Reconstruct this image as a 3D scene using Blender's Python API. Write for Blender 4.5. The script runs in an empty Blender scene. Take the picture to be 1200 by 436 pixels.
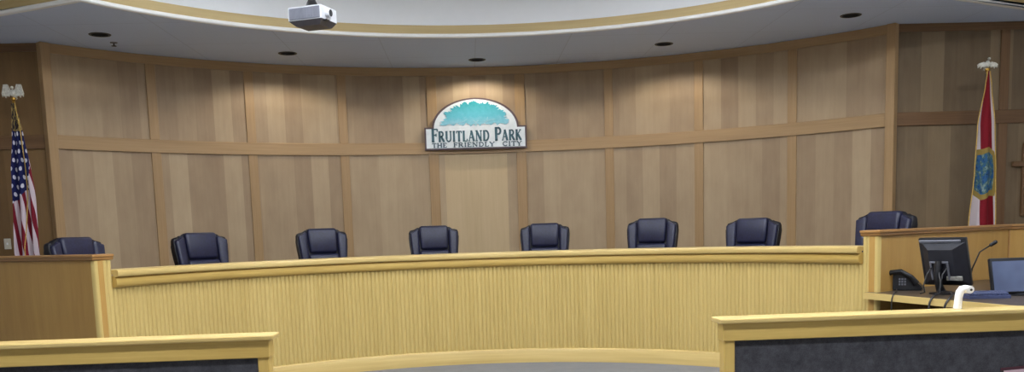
import bpy, bmesh, math, random
from mathutils import Vector, Matrix
random.seed(7)
PI = math.pi
S = bpy.context.scene
COL = S.collection
sin, cos = math.sin, math.cos

# ------------------------------------------------------------------ camera
F_PX, PITCH, ROLL, YAW, CY = 1084.29, -0.12514, 0.03082, 0.04187, 406.77
cam_d = bpy.data.cameras.new('camera')
cam = bpy.data.objects.new('camera', cam_d)
COL.objects.link(cam)
fw = Vector((sin(YAW)*cos(PITCH), cos(YAW)*cos(PITCH), sin(PITCH)))
rt = Vector((cos(YAW), -sin(YAW), 0)); up = rt.cross(fw)
r2 = rt*cos(ROLL) - up*sin(ROLL); u2 = rt*sin(ROLL) + up*cos(ROLL)
cam.matrix_world = Matrix(((r2.x, u2.x, -fw.x, -.1684), (r2.y, u2.y, -fw.y, -7.3561), (r2.z, u2.z, -fw.z, 1.6167), (0, 0, 0, 1)))
cam_d.sensor_fit = 'HORIZONTAL'; cam_d.sensor_width = 36.0
cam_d.lens = 36.0*F_PX/1200
cam_d.shift_x = 0; cam_d.shift_y = (CY-218)/1200
cam_d.clip_start = .05
S.camera = cam

# ------------------------------------------------------------------ world, exposure, light levels
w = bpy.data.worlds.new('room_world'); S.world = w; w.use_nodes = True
w.node_tree.nodes['Background'].inputs[0].default_value = (.9, .95, 1, 1)
w.node_tree.nodes['Background'].inputs[1].default_value = .05
S.view_settings.view_transform = 'Standard'; S.view_settings.look = 'None'
S.view_settings.gamma = 1; S.view_settings.use_curve_mapping = False
S.view_settings.exposure = 0.0
TROFFER_STRENGTH = 52.0
TROFFER_COLOR = (.95, 1.0, 1.08, 1)
DOWNLIGHT_W = 40.0
TROFFERS = [(-2.7, -4.8), (0, -4.8), (2.7, -4.8), (-2.7, -1.8), (0, -1.8), (2.7, -1.8), (-1.7, 1.5), (1.7, 1.5), (5.6, -.6)]

# ------------------------------------------------------------------ node materials
def lin(c):
    return tuple((x/255/12.92 if x/255 <= .04045 else ((x/255+.055)/1.055)**2.4) for x in c) + (1,)
def new_mat(name, rough=.5, metal=0, spec=.5):
    m = bpy.data.materials.new(name); m.use_nodes = True
    b = m.node_tree.nodes['Principled BSDF']
    b.inputs['Roughness'].default_value = rough; b.inputs['Metallic'].default_value = metal
    b.inputs['Specular IOR Level'].default_value = spec
    return m, m.node_tree, b
def N(t, typ, **k):
    n = t.nodes.new(typ)
    for a, v in k.items(): setattr(n, a, v)
    return n
def math_n(t, op, a, b=None, c=None):
    n = N(t, 'ShaderNodeMath', operation=op)
    for i, v in enumerate((a, b, c)):
        if v is None: continue
        if isinstance(v, (int, float)): n.inputs[i].default_value = v
        else: t.links.new(v, n.inputs[i])
    return n.outputs[0]
def ramp(t, fac, stops):
    r = N(t, 'ShaderNodeValToRGB'); e = r.color_ramp.elements
    while len(e) < len(stops): e.new(.5)
    for el, (p, c) in zip(e, stops): el.position = p; el.color = lin(c)
    t.links.new(fac, r.inputs[0]); return r.outputs[0]
def mixc(t, fac, a, b, mode='MIX'):
    n = N(t, 'ShaderNodeMix', data_type='RGBA', blend_type=mode)
    if isinstance(fac, (int, float)): n.inputs[0].default_value = fac
    else: t.links.new(fac, n.inputs[0])
    for i, v in ((6, a), (7, b)):
        if isinstance(v, tuple): n.inputs[i].default_value = v
        else: t.links.new(v, n.inputs[i])
    return n.outputs[2]
def noise(t, vec, sx, sy, scale=1, detail=3, rough=.6, off=0):
    mp = N(t, 'ShaderNodeMapping'); mp.inputs['Scale'].default_value = (sx, sy, 1)
    mp.inputs['Location'].default_value = (off, off*.7, 0)
    t.links.new(vec, mp.inputs[0])
    n = N(t, 'ShaderNodeTexNoise'); n.inputs['Scale'].default_value = scale
    n.inputs['Detail'].default_value = detail; n.inputs['Roughness'].default_value = rough
    t.links.new(mp.outputs[0], n.inputs['Vector']); return n.outputs[0]

def plain(name, c, rough=.5, metal=0, spec=.5, var=.12, scale=9):
    m, t, b = new_mat(name, rough, metal, spec)
    tc = N(t, 'ShaderNodeTexCoord')
    f = noise(t, tc.outputs['Object'], 1, 1, scale, 3)
    lo = tuple(max(0, x*(1-var)) for x in c); hi = tuple(min(255, x*(1+var)) for x in c)
    t.links.new(ramp(t, f, [(.3, lo), (.7, hi)]), b.inputs['Base Color'])
    return m
def wood(name, dark, light, rough=.4, gs=34, stretch=1.3, spec=.4):
    """solid wood; uv = (across grain, along grain) in metres"""
    m, t, b = new_mat(name, rough, 0, spec)
    tc = N(t, 'ShaderNodeTexCoord'); uv = tc.outputs['UV']
    g = noise(t, uv, gs, stretch, 1, 5, .62)
    g2 = noise(t, uv, 4, .35, 1, 2, .5, 3)
    f = math_n(t, 'ADD', math_n(t, 'MULTIPLY', g, .65), math_n(t, 'MULTIPLY', g2, .35))
    t.links.new(ramp(t, f, [(.33, dark), (.67, light)]), b.inputs['Base Color'])
    return m
def veneer(name, tones, plank=.25, split=True, rough=.42):
    """maple veneer wall sheets: strips of differing tone, soft vertical figure, cathedral blotches"""
    m, t, b = new_mat(name, rough, 0, .35)
    tc = N(t, 'ShaderNodeTexCoord'); uv = tc.outputs['UV']
    sp = N(t, 'ShaderNodeSeparateXYZ'); t.links.new(uv, sp.inputs[0])
    u, v = sp.outputs[0], sp.outputs[1]
    row = math_n(t, 'GREATER_THAN', v, 2.85)
    idx = math_n(t, 'FLOOR', math_n(t, 'ADD', math_n(t, 'DIVIDE', u, plank), math_n(t, 'MULTIPLY', row, 37.37)))
    wn = N(t, 'ShaderNodeTexWhiteNoise', noise_dimensions='1D'); t.links.new(idx, wn.inputs['W'])
    fig = noise(t, uv, 22, 1.2, 1, 4, .6)
    blot = noise(t, uv, 5, 2.2, 1, 3, .55, 5)
    f = math_n(t, 'ADD', math_n(t, 'MULTIPLY', wn.outputs[0], .42), math_n(t, 'ADD', math_n(t, 'MULTIPLY', fig, .28), math_n(t, 'MULTIPLY', blot, .36)))
    t.links.new(ramp(t, f, [(.25, tones[0]), (.5, tones[1]), (.8, tones[2])]), b.inputs['Base Color'])
    return m
def emit(name, c, s):
    m, t, b = new_mat(name)
    b.inputs['Base Color'].default_value = (.8, .8, .8, 1)
    b.inputs['Emission Color'].default_value = c; b.inputs['Emission Strength'].default_value = s
    return m

M = {}
M['veneer'] = veneer('maple_veneer', ((152, 128, 101), (170, 147, 117), (186, 164, 132)))
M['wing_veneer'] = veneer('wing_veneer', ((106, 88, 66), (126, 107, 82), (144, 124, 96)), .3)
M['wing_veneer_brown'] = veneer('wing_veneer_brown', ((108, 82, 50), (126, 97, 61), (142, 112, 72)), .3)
M['door_veneer'] = wood('door_veneer', (190, 166, 128), (203, 179, 141), .42, 16, .9)
M['trim_wood'] = wood('trim_wood', (160, 129, 90), (180, 149, 107), .4, 40, 1.0)
M['dark_trim'] = wood('dark_trim', (100, 72, 46), (130, 98, 66), .42, 40, 1.0)
M['band_wood'] = wood('band_wood', (182, 158, 108), (198, 176, 126), .42, 26, .8)
M['oak'] = wood('golden_oak', (186, 152, 78), (210, 178, 102), .36, 34, 1.0)
M['oak_light'] = wood('pale_oak', (192, 163, 98), (214, 188, 124), .33, 30, .8)
M['reed_oak'] = wood('reeded_oak', (194, 168, 102), (206, 181, 115), .4, 9, .4)
M['ply'] = wood('oak_plywood', (172, 131, 66), (188, 148, 80), .45, 12, 1.4)
M['cap_brown'] = wood('brown_cap', (140, 100, 56), (176, 132, 80), .38, 34, 1.0)
M['white_paint'] = plain('white_paint', (232, 234, 236), .6, var=.004)
M['soft_white'] = plain('wall_paint', (226, 225, 221), .7, var=.02)
M['ceil_white'] = plain('ceiling_white', (228, 228, 226), .8, var=.02)
M['crown'] = plain('crown_paint', (244, 244, 242), .5, var=.003)
M['black_metal'] = plain('black_metal', (22, 22, 24), .45, .3, var=.2)
M['black_plastic'] = plain('black_plastic', (24, 25, 30), .42, var=.2)
M['grey_plastic'] = plain('grey_plastic', (112, 114, 124), .5, var=.05)
M['light_plastic'] = plain('light_plastic', (206, 208, 212), .45, var=.03)
M['white_plastic'] = plain('white_plastic', (238, 238, 238), .4, var=.02)
M['slate_plastic'] = plain('slate_plastic', (66, 74, 106), .4, var=.1)
M['leather'] = plain('navy_leather', (28, 30, 56), .42, 0, .5, .2, 40)
M['leather_edge'] = plain('black_leather_edge', (14, 13, 22), .5, 0, .4, .2, 40)
M['chrome'] = plain('chrome', (190, 190, 195), .25, 1, var=.05)
M['silver'] = plain('silver_gilt', (236, 232, 218), .3, .35, var=.12, scale=50)
M['brass'] = plain('brass', (190, 150, 70), .35, .8, var=.1)
M['gold_cloth'] = plain('gold_fringe', (198, 164, 84), .75, var=.25, scale=160)
M['pole_wood'] = plain('pole_wood', (96, 66, 38), .45, var=.15)

def felt_mat():
    m, t, b = new_mat('charcoal_felt', .95, 0, .1)
    tc = N(t, 'ShaderNodeTexCoord')
    a = noise(t, tc.outputs['Object'], 1, 1, 16, 4, .7)
    c = noise(t, tc.outputs['Object'], 1, 1, 140, 2, .7, 2)
    f = math_n(t, 'ADD', math_n(t, 'MULTIPLY', a, .6), math_n(t, 'MULTIPLY', c, .4))
    t.links.new(ramp(t, f, [(.3, (48, 48, 51)), (.7, (84, 83, 87))]), b.inputs['Base Color'])
    return m
M['felt'] = felt_mat()
def floor_mat():
    m, t, b = new_mat('grey_carpet', .95, 0, .1)
    tc = N(t, 'ShaderNodeTexCoord')
    a = noise(t, tc.outputs['Object'], 1, 1, 3, 5, .7)
    c = noise(t, tc.outputs['Object'], 1, 1, 90, 2, .7, 2)
    f = math_n(t, 'ADD', math_n(t, 'MULTIPLY', a, .5), math_n(t, 'MULTIPLY', c, .5))
    t.links.new(ramp(t, f, [(.3, (118, 118, 119)), (.7, (136, 136, 137))]), b.inputs['Base Color'])
    return m
M['floor'] = floor_mat()
def soffit_mat():
    m, t, b = new_mat('soffit_tile', .85, 0, .2)
    tc = N(t, 'ShaderNodeTexCoord')
    br = N(t, 'ShaderNodeTexBrick'); br.offset = 0
    br.inputs['Scale'].default_value = 1; br.inputs['Brick Width'].default_value = 1.22; br.inputs['Row Height'].default_value = 1.22
    br.inputs['Mortar Size'].default_value = .008; br.inputs['Mortar Smooth'].default_value = .4
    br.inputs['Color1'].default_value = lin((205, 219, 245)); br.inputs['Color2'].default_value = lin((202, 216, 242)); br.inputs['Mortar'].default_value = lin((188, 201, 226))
    t.links.new(tc.outputs['Object'], br.inputs['Vector'])
    f = noise(t, tc.outputs['Object'], 1, 1, 60, 3, .7)
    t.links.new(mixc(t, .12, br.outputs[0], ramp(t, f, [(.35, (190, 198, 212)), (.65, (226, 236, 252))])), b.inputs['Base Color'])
    return m
M['soffit'] = soffit_mat()

# ------------------------------------------------------------------ mesh helpers
def empty(name, loc=(0, 0, 0), rz=0):
    o = bpy.data.objects.new(name, None); COL.objects.link(o)
    o.location = loc; o.rotation_euler = (0, 0, rz); o.empty_display_size = .1
    return o
def tag(o, label=None, cat=None, group=None, kind=None):
    if label: o['label'] = label
    if cat: o['category'] = cat
    if group: o['group'] = group
    if kind: o['kind'] = kind
    return o
def link(name, bm, mat, parent=None, smooth=False, angle=40):
    bmesh.ops.recalc_face_normals(bm, faces=bm.faces)
    me = bpy.data.meshes.new(name); bm.to_mesh(me); bm.free()
    me.materials.append(M[mat] if isinstance(mat, str) else mat)
    if smooth:
        for p in me.polygons: p.use_smooth = True
        me.set_sharp_from_angle(angle=math.radians(angle))
    o = bpy.data.objects.new(name, me); COL.objects.link(o)
    if parent: o.parent = parent
    return o
def struct(name, bm, mat, parent=None, smooth=False):
    o = link(name, bm, mat, parent, smooth)
    if not parent: o['kind'] = 'structure'
    return o
def uv_box(bm, grain='z', faces=None):
    uv = bm.loops.layers.uv.verify()
    ax = 'xyz'.index(grain)
    bm.normal_update()
    for f in (faces or bm.faces):
        n = [abs(c) for c in f.normal]
        rest = [i for i in range(3) if i != ax]
        k = rest[0] if n[rest[0]] < n[rest[1]] else rest[1]
        for l in f.loops: l[uv].uv = (l.vert.co[k] + 1.7, l.vert.co[ax])
def box(bm, x0, x1, y0, y1, z0, z1, bev=0, seg=2, mtx=None):
    r = bmesh.ops.create_cube(bm, size=1)
    vs = r['verts']
    bmesh.ops.scale(bm, vec=(x1-x0, y1-y0, z1-z0), verts=vs)
    bmesh.ops.translate(bm, vec=((x0+x1)/2, (y0+y1)/2, (z0+z1)/2), verts=vs)
    if bev:
        es = {e for v in vs for e in v.link_edges}
        rr = bmesh.ops.bevel(bm, geom=list(es), offset=bev, segments=seg, affect='EDGES', profile=.5)
        vs = list({v for f in rr['faces'] for v in f.verts} | {v for v in vs if v.is_valid})
    if mtx is not None: bmesh.ops.transform(bm, matrix=mtx, verts=vs)
    return vs
def cyl(bm, p0, p1, ra, rb=None, seg=16, caps=True):
    rb = ra if rb is None else rb
    p0, p1 = Vector(p0), Vector(p1); d = p1-p0
    q = d.to_track_quat('Z', 'Y').to_matrix().to_4x4()
    mt = Matrix.Translation((p0+p1)/2) @ q
    return bmesh.ops.create_cone(bm, cap_ends=caps, segments=seg, radius1=ra, radius2=rb, depth=d.length, matrix=mt)['verts']
def tube(bm, pts, r, seg=8):
    pts = [Vector(p) for p in pts]; rings = []
    for i, p in enumerate(pts):
        d = (pts[min(i+1, len(pts)-1)] - pts[max(i-1, 0)]).normalized()
        a = d.orthogonal().normalized() if i == 0 else (rings_a - d*rings_a.dot(d)).normalized()
        rings_a = a; b = d.cross(a)
        rr = r[i] if isinstance(r, (list, tuple)) else r
        rings.append([bm.verts.new(p + (a*cos(2*PI*k/seg) + b*sin(2*PI*k/seg))*rr) for k in range(seg)])
    for A, B in zip(rings, rings[1:]):
        for k in range(seg): bm.faces.new((A[k], A[(k+1) % seg], B[(k+1) % seg], B[k]))
    bm.faces.new(rings[0]); bm.faces.new(rings[-1])
def lathe(bm, prof, seg=24, center=(0, 0), caps=True):
    rings = []
    for r, z in prof:
        rings.append([bm.verts.new((center[0] + max(r, 1e-4)*cos(2*PI*k/seg), center[1] + max(r, 1e-4)*sin(2*PI*k/seg), z)) for k in range(seg)])
    for A, B in zip(rings, rings[1:]):
        for k in range(seg): bm.faces.new((A[k], A[(k+1) % seg], B[(k+1) % seg], B[k]))
    if caps: bm.faces.new(rings[0]); bm.faces.new(rings[-1])
def sphere(bm, c, r, sc=(1, 1, 1), seg=16):
    return bmesh.ops.create_uvsphere(bm, u_segments=seg, v_segments=seg//2, radius=r, matrix=Matrix.Translation(c) @ Matrix.Diagonal((*sc, 1)))['verts']
def sweep(bm, path, prof, closed_path=False):
    """sweep a closed (offset, z) profile along a plan polyline with mitred joints; offset is measured to the LEFT of travel"""
    uv = bm.loops.layers.uv.verify()
    P = [Vector((p[0], p[1])) for p in path]; n = len(P)
    L = [0]
    for a, b in zip(P, P[1:]): L.append(L[-1] + (b-a).length)
    per = [0]
    for i in range(len(prof)):
        a, b = prof[i], prof[(i+1) % len(prof)]; per.append(per[-1] + math.hypot(b[0]-a[0], b[1]-a[1]))
    rings = []
    for i in range(n):
        d0 = (P[i]-P[i-1]).normalized() if i else None
        d1 = (P[i+1]-P[i]).normalized() if i < n-1 else None
        d0 = d0 or d1; d1 = d1 or d0
        n0 = Vector((-d0.y, d0.x)); n1 = Vector((-d1.y, d1.x))
        m = (n0+n1).normalized(); m = m/max(.3, m.dot(n0))
        rings.append([bm.verts.new((P[i].x + m.x*o, P[i].y + m.y*o, z)) for o, z in prof])
    k = len(prof)
    for i in range(n-1):
        for j in range(k):
            f = bm.faces.new((rings[i][j], rings[i][(j+1) % k], rings[i+1][(j+1) % k], rings[i+1][j]))
            for l, (uu, vv) in zip(f.loops, ((per[j], L[i]), (per[j+1], L[i]), (per[j+1], L[i+1]), (per[j], L[i+1]))): l[uv].uv = (uu, vv)
    for r in (rings[0], rings[-1]):
        f = bm.faces.new(r)
        for l in f.loops: l[uv].uv = (l.vert.co.x+l.vert.co.y, l.vert.co.z)
def arc(r, t0, t1, n):
    return [(r*sin(t0+(t1-t0)*i/n), r*cos(t0+(t1-t0)*i/n)) for i in range(n+1)]
def arc_sheet(bm, r, t0, t1, z0, z1, n=24, thick=.02):
    """curved upright sheet, uv = (arc length, height)"""
    uv = bm.loops.layers.uv.verify()
    g = []
    for i in range(n+1):
        t = t0+(t1-t0)*i/n
        g.append([bm.verts.new((q*sin(t), q*cos(t), z)) for q in (r, r+thick) for z in (z0, z1)])
    def quad(a, b, c, d, us):
        f = bm.faces.new((a, b, c, d))
        for l, u in zip(f.loops, us): l[uv].uv = (u + 20, l.vert.co.z)
    for i in range(n):
        u0, u1 = r*(t0+(t1-t0)*i/n), r*(t0+(t1-t0)*(i+1)/n)
        A, B = g[i], g[i+1]
        quad(A[0], A[1], B[1], B[0], (u0, u0, u1, u1)); quad(A[2], B[2], B[3], A[3], (u0, u1, u1, u0))
        quad(A[1], A[3], B[3], B[1], (u0, u0, u1, u1)); quad(A[0], B[0], B[2], A[2], (u0, u1, u1, u0))
    quad(g[0][0], g[0][2], g[0][3], g[0][1], (0, 0, 0, 0)); quad(g[-1][0], g[-1][1], g[-1][3], g[-1][2], (0, 0, 0, 0))
def prism(bm, pts, y0, y1):
    """polygon given in (x,z), extruded in y"""
    A = [bm.verts.new((x, y0, z)) for x, z in pts]; B = [bm.verts.new((x, y1, z)) for x, z in pts]
    bm.faces.new(A); bm.faces.new(B[::-1])
    for i in range(len(pts)):
        j = (i+1) % len(pts); bm.faces.new((A[i], B[i], B[j], A[j]))
def slab(bm, pts, z0, z1):
    A = [bm.verts.new((x, y, z0)) for x, y in pts]; B = [bm.verts.new((x, y, z1)) for x, y in pts]
    bm.faces.new(A); bm.faces.new(B[::-1])
    for i in range(len(pts)):
        j = (i+1) % len(pts); bm.faces.new((A[i], B[i], B[j], A[j]))
def along_box(bm, path, prof): sweep(bm, path, prof)

# ------------------------------------------------------------------ the room
ZC, ZT, ZB = 4.072, 5.0, 2.80           # soffit, tray ceiling, belt rail underside
RW, DT = 7.0, .1907                     # wall radius, panel angle
TE = 4.5*DT                             # wall corner angle
CX, CYY = RW*sin(TE), RW*cos(TE)        # wall corner
WY, XW, YB = 4.6, 8.4, -10.5            # wing wall plane, side walls, wall behind the viewer
ZP = .45                                # platform floor behind the bench

bm = bmesh.new(); box(bm, -XW-.2, XW+.2, YB-.2, 7.4, -.12, 0); struct('floor', bm, 'floor')
bm = bmesh.new(); box(bm, -XW-.2, XW+.2, YB-.2, 7.4, ZT, ZT+.12); struct('ceiling', bm, 'ceil_white')
# curved panelled wall
bm = bmesh.new(); arc_sheet(bm, RW, -TE, TE, 0, ZT, 72, .12); wall_back = struct('wall_back', bm, 'veneer', smooth=True)
for s, nm in ((-1, 'wall_back_left'), (1, 'wall_back_right')):
    bm = bmesh.new(); x0, x1 = sorted((s*(CX-.02), s*XW)); box(bm, x0, x1, WY, WY+.12, 0, ZT)
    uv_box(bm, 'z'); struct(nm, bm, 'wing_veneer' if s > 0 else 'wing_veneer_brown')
for s, nm in ((-1, 'wall_left'), (1, 'wall_right')):
    bm = bmesh.new(); x0, x1 = sorted((s*XW, s*(XW+.12))); box(bm, x0, x1, YB, WY+.12, 0, ZT); struct(nm, bm, 'soft_white')
bm = bmesh.new(); box(bm, -XW, XW, YB-.12, YB, 0, ZT); struct('wall_front', bm, 'soft_white')

# flush veneer door in the middle bay
bm = bmesh.new(); arc_sheet(bm, RW-.006, -.0715, .0635, ZP, ZB-.015, 8, .02); struct('door_1', bm, 'door_veneer', smooth=True)

# battens, belt rail, top rail
trim_no = [0]
def trim(bm, mat='trim_wood', smooth=False):
    trim_no[0] += 1
    return struct('trim_%d' % trim_no[0], bm, mat, smooth=smooth)
for i in range(10):
    t = (i-4.5)*DT
    hw = .065 if 0 < i < 9 else .06
    if i in (4, 5): hw = .075
    if 0 < i < 9:
        bm = bmesh.new(); sweep_p = arc(RW, t-hw/RW, t+hw/RW, 2)
        for z0, z1 in ((ZP, ZB), (ZB+.17, ZC-.12)):
            uvl = bm.loops.layers.uv.verify()
            fs0 = set(bm.faces)
            box(bm, -hw, hw, RW-.022, RW+.01, z0, z1, .004, 1)
        uv_box(bm, 'z'); bmesh.ops.rotate(bm, cent=(0, 0, 0), matrix=Matrix.Rotation(-t, 3, 'Z'), verts=bm.verts)
        trim(bm)
    else:
        bm = bmesh.new(); box(bm, -.06, .06, RW-.05, RW+.05, ZP, ZC, .006, 1)
        uv_box(bm, 'z'); bmesh.ops.rotate(bm, cent=(0, 0, 0), matrix=Matrix.Rotation(-t, 3, 'Z'), verts=bm.verts)
        trim(bm)
rail = lambda z0, z1, d: [(-.01, z0), (d, z0), (d, z1-.008), (d-.008, z1), (-.01, z1)]
# path travels left to right along +theta: left of travel is outward, so use negative offsets for inward
neg = lambda prof: [(-o, z) for o, z in prof]
bm = bmesh.new(); sweep(bm, arc(RW, -TE+.009, TE-.009, 72), neg(rail(ZB, ZB+.17, .034))); trim(bm, smooth=True)
bm = bmesh.new(); sweep(bm, arc(RW, -TE+.009, TE-.009, 72), neg(rail(ZC-.12, ZC, .026))); trim(bm, smooth=True)
for s in (-1, 1):
    x0, x1 = sorted((s*(CX+.05), s*XW))
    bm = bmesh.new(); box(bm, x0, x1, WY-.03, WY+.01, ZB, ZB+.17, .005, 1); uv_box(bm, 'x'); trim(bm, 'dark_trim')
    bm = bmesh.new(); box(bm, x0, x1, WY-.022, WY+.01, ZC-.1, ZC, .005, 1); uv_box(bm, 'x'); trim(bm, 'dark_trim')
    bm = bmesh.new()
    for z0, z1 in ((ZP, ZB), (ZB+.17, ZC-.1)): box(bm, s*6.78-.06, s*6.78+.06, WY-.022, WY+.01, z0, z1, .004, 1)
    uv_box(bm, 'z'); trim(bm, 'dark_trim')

# soffit with holes for the downlights (flat curve fill, turned into a mesh)
KX, KY, RS = 4.03, 2.613, 4.803
TK = math.atan2(KX, KY)
edge = [(-XW, KY + (XW-KX)*.5)] + arc(RS, -TK, TK, 64) + [(XW, KY + (XW-KX)*.5)]
outer = edge + [(XW, WY+.05), (CX+.02, WY+.05)] + arc(RW+.06, TE, -TE, 64) + [(-CX-.02, WY+.05), (-XW, WY+.05)]
DL = [(-4.459, 4.20), (-2.521, 5.594), (.031, 6.38), (2.566, 5.534), (4.529, 4.037)]
cu = bpy.data.curves.new('soffit_outline', 'CURVE'); cu.dimensions = '2D'; cu.fill_mode = 'BOTH'
def poly(pts):
    sp = cu.splines.new('POLY'); sp.points.add(len(pts)-1)
    for p, q in zip(sp.points, pts): p.co = (q[0], q[1], 0, 1)
    sp.use_cyclic_u = True
poly(outer)
for x, y in DL: poly([(x+.112*cos(2*PI*k/24), y+.112*sin(2*PI*k/24)) for k in range(24)])
cu.extrude = .02
co = bpy.data.objects.new('soffit_outline', cu); COL.objects.link(co)
bpy.context.view_layer.update()
me = bpy.data.meshes.new_from_object(co.evaluated_get(bpy.context.evaluated_depsgraph_get()))
bpy.data.objects.remove(co)
me.materials.clear(); me.materials.append(M['soffit'])
so = bpy.data.objects.new('ceiling_soffit', me); COL.objects.link(so); so.location = (0, 0, ZC+.02); so['kind'] = 'structure'
# fascia of the tray: white crown bead, wood band, white riser  (right of travel = towards the tray)
def tr(prof): return [(-o, z) for o, z in prof]
bm = bmesh.new(); sweep(bm, edge, tr([(-.02, ZC-.008), (.028, ZC-.008), (.04, ZC+.004), (.04, ZC+.024), (.024, ZC+.038), (-.02, ZC+.038)])); trim(bm, 'crown', True)
bm = bmesh.new(); sweep(bm, edge, tr([(-.02, ZC+.04), (.012, ZC+.04), (.012, ZC+.138), (.004, ZC+.145), (-.02, ZC+.145)])); trim(bm, 'band_wood', True)
bm = bmesh.new(); sweep(bm, edge, tr([(-.06, ZC+.145), (0, ZC+.145), (0, ZT), (-.06, ZT)])); struct('wall_riser', bm, 'white_paint', smooth=True)

# downlights
def downlight(x, y, label, watts):
    t = empty('downlight', (x, y, ZC)); tag(t, label, 'ceiling light', 'recessed downlights in the soffit')
    bm = bmesh.new(); lathe(bm, [(.102, .0), (.102, -.006), (.122, -.006), (.126, 0)], 28, caps=False); link('trim_ring', bm, 'black_metal', t, True)
    bm = bmesh.new()
    rs = [[bm.verts.new((r*cos(2*PI*k/28), r*sin(2*PI*k/28), z)) for k in range(28)] for r, z in ((.101, 0), (.099, .13))]
    for k in range(28): bm.faces.new((rs[0][k], rs[0][(k+1) % 28], rs[1][(k+1) % 28], rs[1][k]))
    bm.faces.new(rs[1]); link('baffle', bm, 'black_metal', t, True)
    bm = bmesh.new(); lathe(bm, [(.03, .128), (.055, .115), (.062, .1), (.058, .095), (.02, .093)], 20)
    link('lamp', bm, M['lamp_glow'], t, True)
    ld = bpy.data.lights.new('downlight_beam', 'SPOT'); ld.energy = watts; ld.color = (1, .9, .76)
    ld.spot_size = math.radians(150); ld.spot_blend = .35; ld.shadow_soft_size = .03
    lo = bpy.data.objects.new('downlight_beam', ld); COL.objects.link(lo); lo.location = (0, 0, -.004); lo.parent = t
M['lamp_glow'] = emit('lamp_glow', (1, .9, .75, 1), 1.5)
for (x, y), lb in zip(DL, ('dark round downlight in grey soffit above the flag with stars and stripes',
                           'dark round downlight in grey soffit behind the ceiling projector',
                           'dark round downlight in grey soffit straight above the domed sign',
                           'dark round downlight in grey soffit, first to the right of the sign',
                           'dark round downlight in grey soffit near the right wall corner')):
    downlight(x, y, lb, DOWNLIGHT_W if abs(x) < 3 else DOWNLIGHT_W*.12)
t = empty('sprinkler_head', (-4.47, 4.66, ZC)); tag(t, 'small dark sprinkler head in soffit beside the left downlight', 'sprinkler')
bm = bmesh.new(); lathe(bm, [(.045, 0), (.043, -.008), (.02, -.012), (.008, -.014)], 16); link('escutcheon', bm, 'grey_plastic', t, True)
bm = bmesh.new(); cyl(bm, (0, 0, -.01), (0, 0, -.04), .01, .007, 10); lathe(bm, [(.03, -.04), (.032, -.043), (.03, -.046)], 14); link('deflector', bm, 'black_metal', t)

# fluorescent troffers of the tray ceiling
M['troffer_glow'] = emit('troffer_glow', TROFFER_COLOR, TROFFER_STRENGTH)
for x, y in TROFFERS:
    t = empty('ceiling_light', (x, y, ZT)); tag(t, 'white rectangular fluorescent ceiling light in the raised ceiling', 'ceiling light', 'fluorescent ceiling lights')
    bm = bmesh.new()
    for a in ((-.62, .62, -.32, -.29), (-.62, .62, .29, .32), (-.62, -.59, -.29, .29), (.59, .62, -.29, .29)): box(bm, *a, -.05, 0)
    link('frame', bm, 'white_plastic', t)
    bm = bmesh.new(); box(bm, -.59, .59, -.29, .29, -.035, -.01); link('diffuser', bm, M['troffer_glow'], t)

# platform behind the bench
TL, TR = -1.1345, 1.1705               # ends of the curved bench
TL2, TR2 = -1.188, 1.220               # outer ends of the tall reeded ends
RD = 3.976
wl0 = Vector((RD*sin(TL2), RD*cos(TL2))); wr0 = Vector((RD*sin(TR2), RD*cos(TR2)))
dl, dr = Vector((-.81, .588)), Vector((.81, .588))
wl1 = wl0 + dl*5.15; wr1 = wr0 + dr*2.75; wr2 = Vector((XW-.02, wr1.y+.12))
back = lambda p, d: p
inner = [(-XW, WY-.02), (wl1.x+.1, wl1.y+.1)] + [(wl0.x+.06, wl0.y+.1)] + arc(RD+.06, TL, TR, 40) + [(wr0.x-.06, wr0.y+.1), (wr1.x-.03, wr1.y+.1), (wr2.x, wr2.y+.1)]
outer_p = [(XW, WY+.02), (CX, WY+.02)] + arc(RW+.02, TE, -TE, 48) + [(-CX, WY+.02), (-XW, WY+.02)]
bm = bmesh.new(); slab(bm, inner[1:] + outer_p[:-1], .003, ZP); struct('floor_platform', bm, 'floor')

# ------------------------------------------------------------------ the curved council bench
def reeds(bm, r, t0, t1, z0, z1, pitch=.0495, depth=.015, thick=.03):
    uv = bm.loops.layers.uv.verify()
    n = max(2, round(abs(t1-t0)*r/pitch)); st = 8
    pts = []
    for i in range(n*st+1):
        f = (i % st)/st; dd = depth*(1-abs(2*f-1)**3.5) if i % st else 0
        t = t0+(t1-t0)*i/(n*st); pts.append(((r-dd)*sin(t), (r-dd)*cos(t), r*t))
    A = [(bm.verts.new((x, y, z0)), bm.verts.new((x, y, z1)), u) for x, y, u in pts]
    for a, b in zip(A, A[1:]):
        f = bm.faces.new((a[0], b[0], b[1], a[1]))
        for l, (u, v) in zip(f.loops, ((a[2], z0), (b[2], z0), (b[2], z1), (a[2], z1))): l[uv].uv = (u+9, v)
    bk = [((r+thick)*sin(t0+(t1-t0)*i/40), (r+thick)*cos(t0+(t1-t0)*i/40)) for i in range(41)]
    B = [(bm.verts.new((x, y, z0)), bm.verts.new((x, y, z1))) for x, y in bk]
    for a, b in zip(B, B[1:]): bm.faces.new((a[0], a[1], b[1], b[0]))
    bm.faces.new((A[0][0], A[0][1], B[0][1], B[0][0])); bm.faces.new((A[-1][0], B[-1][0], B[-1][1], A[-1][1]))
    for k in (0, 1):
        f = bm.faces.new([a[k] for a in A] + [b[k] for b in reversed(B)])

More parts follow.
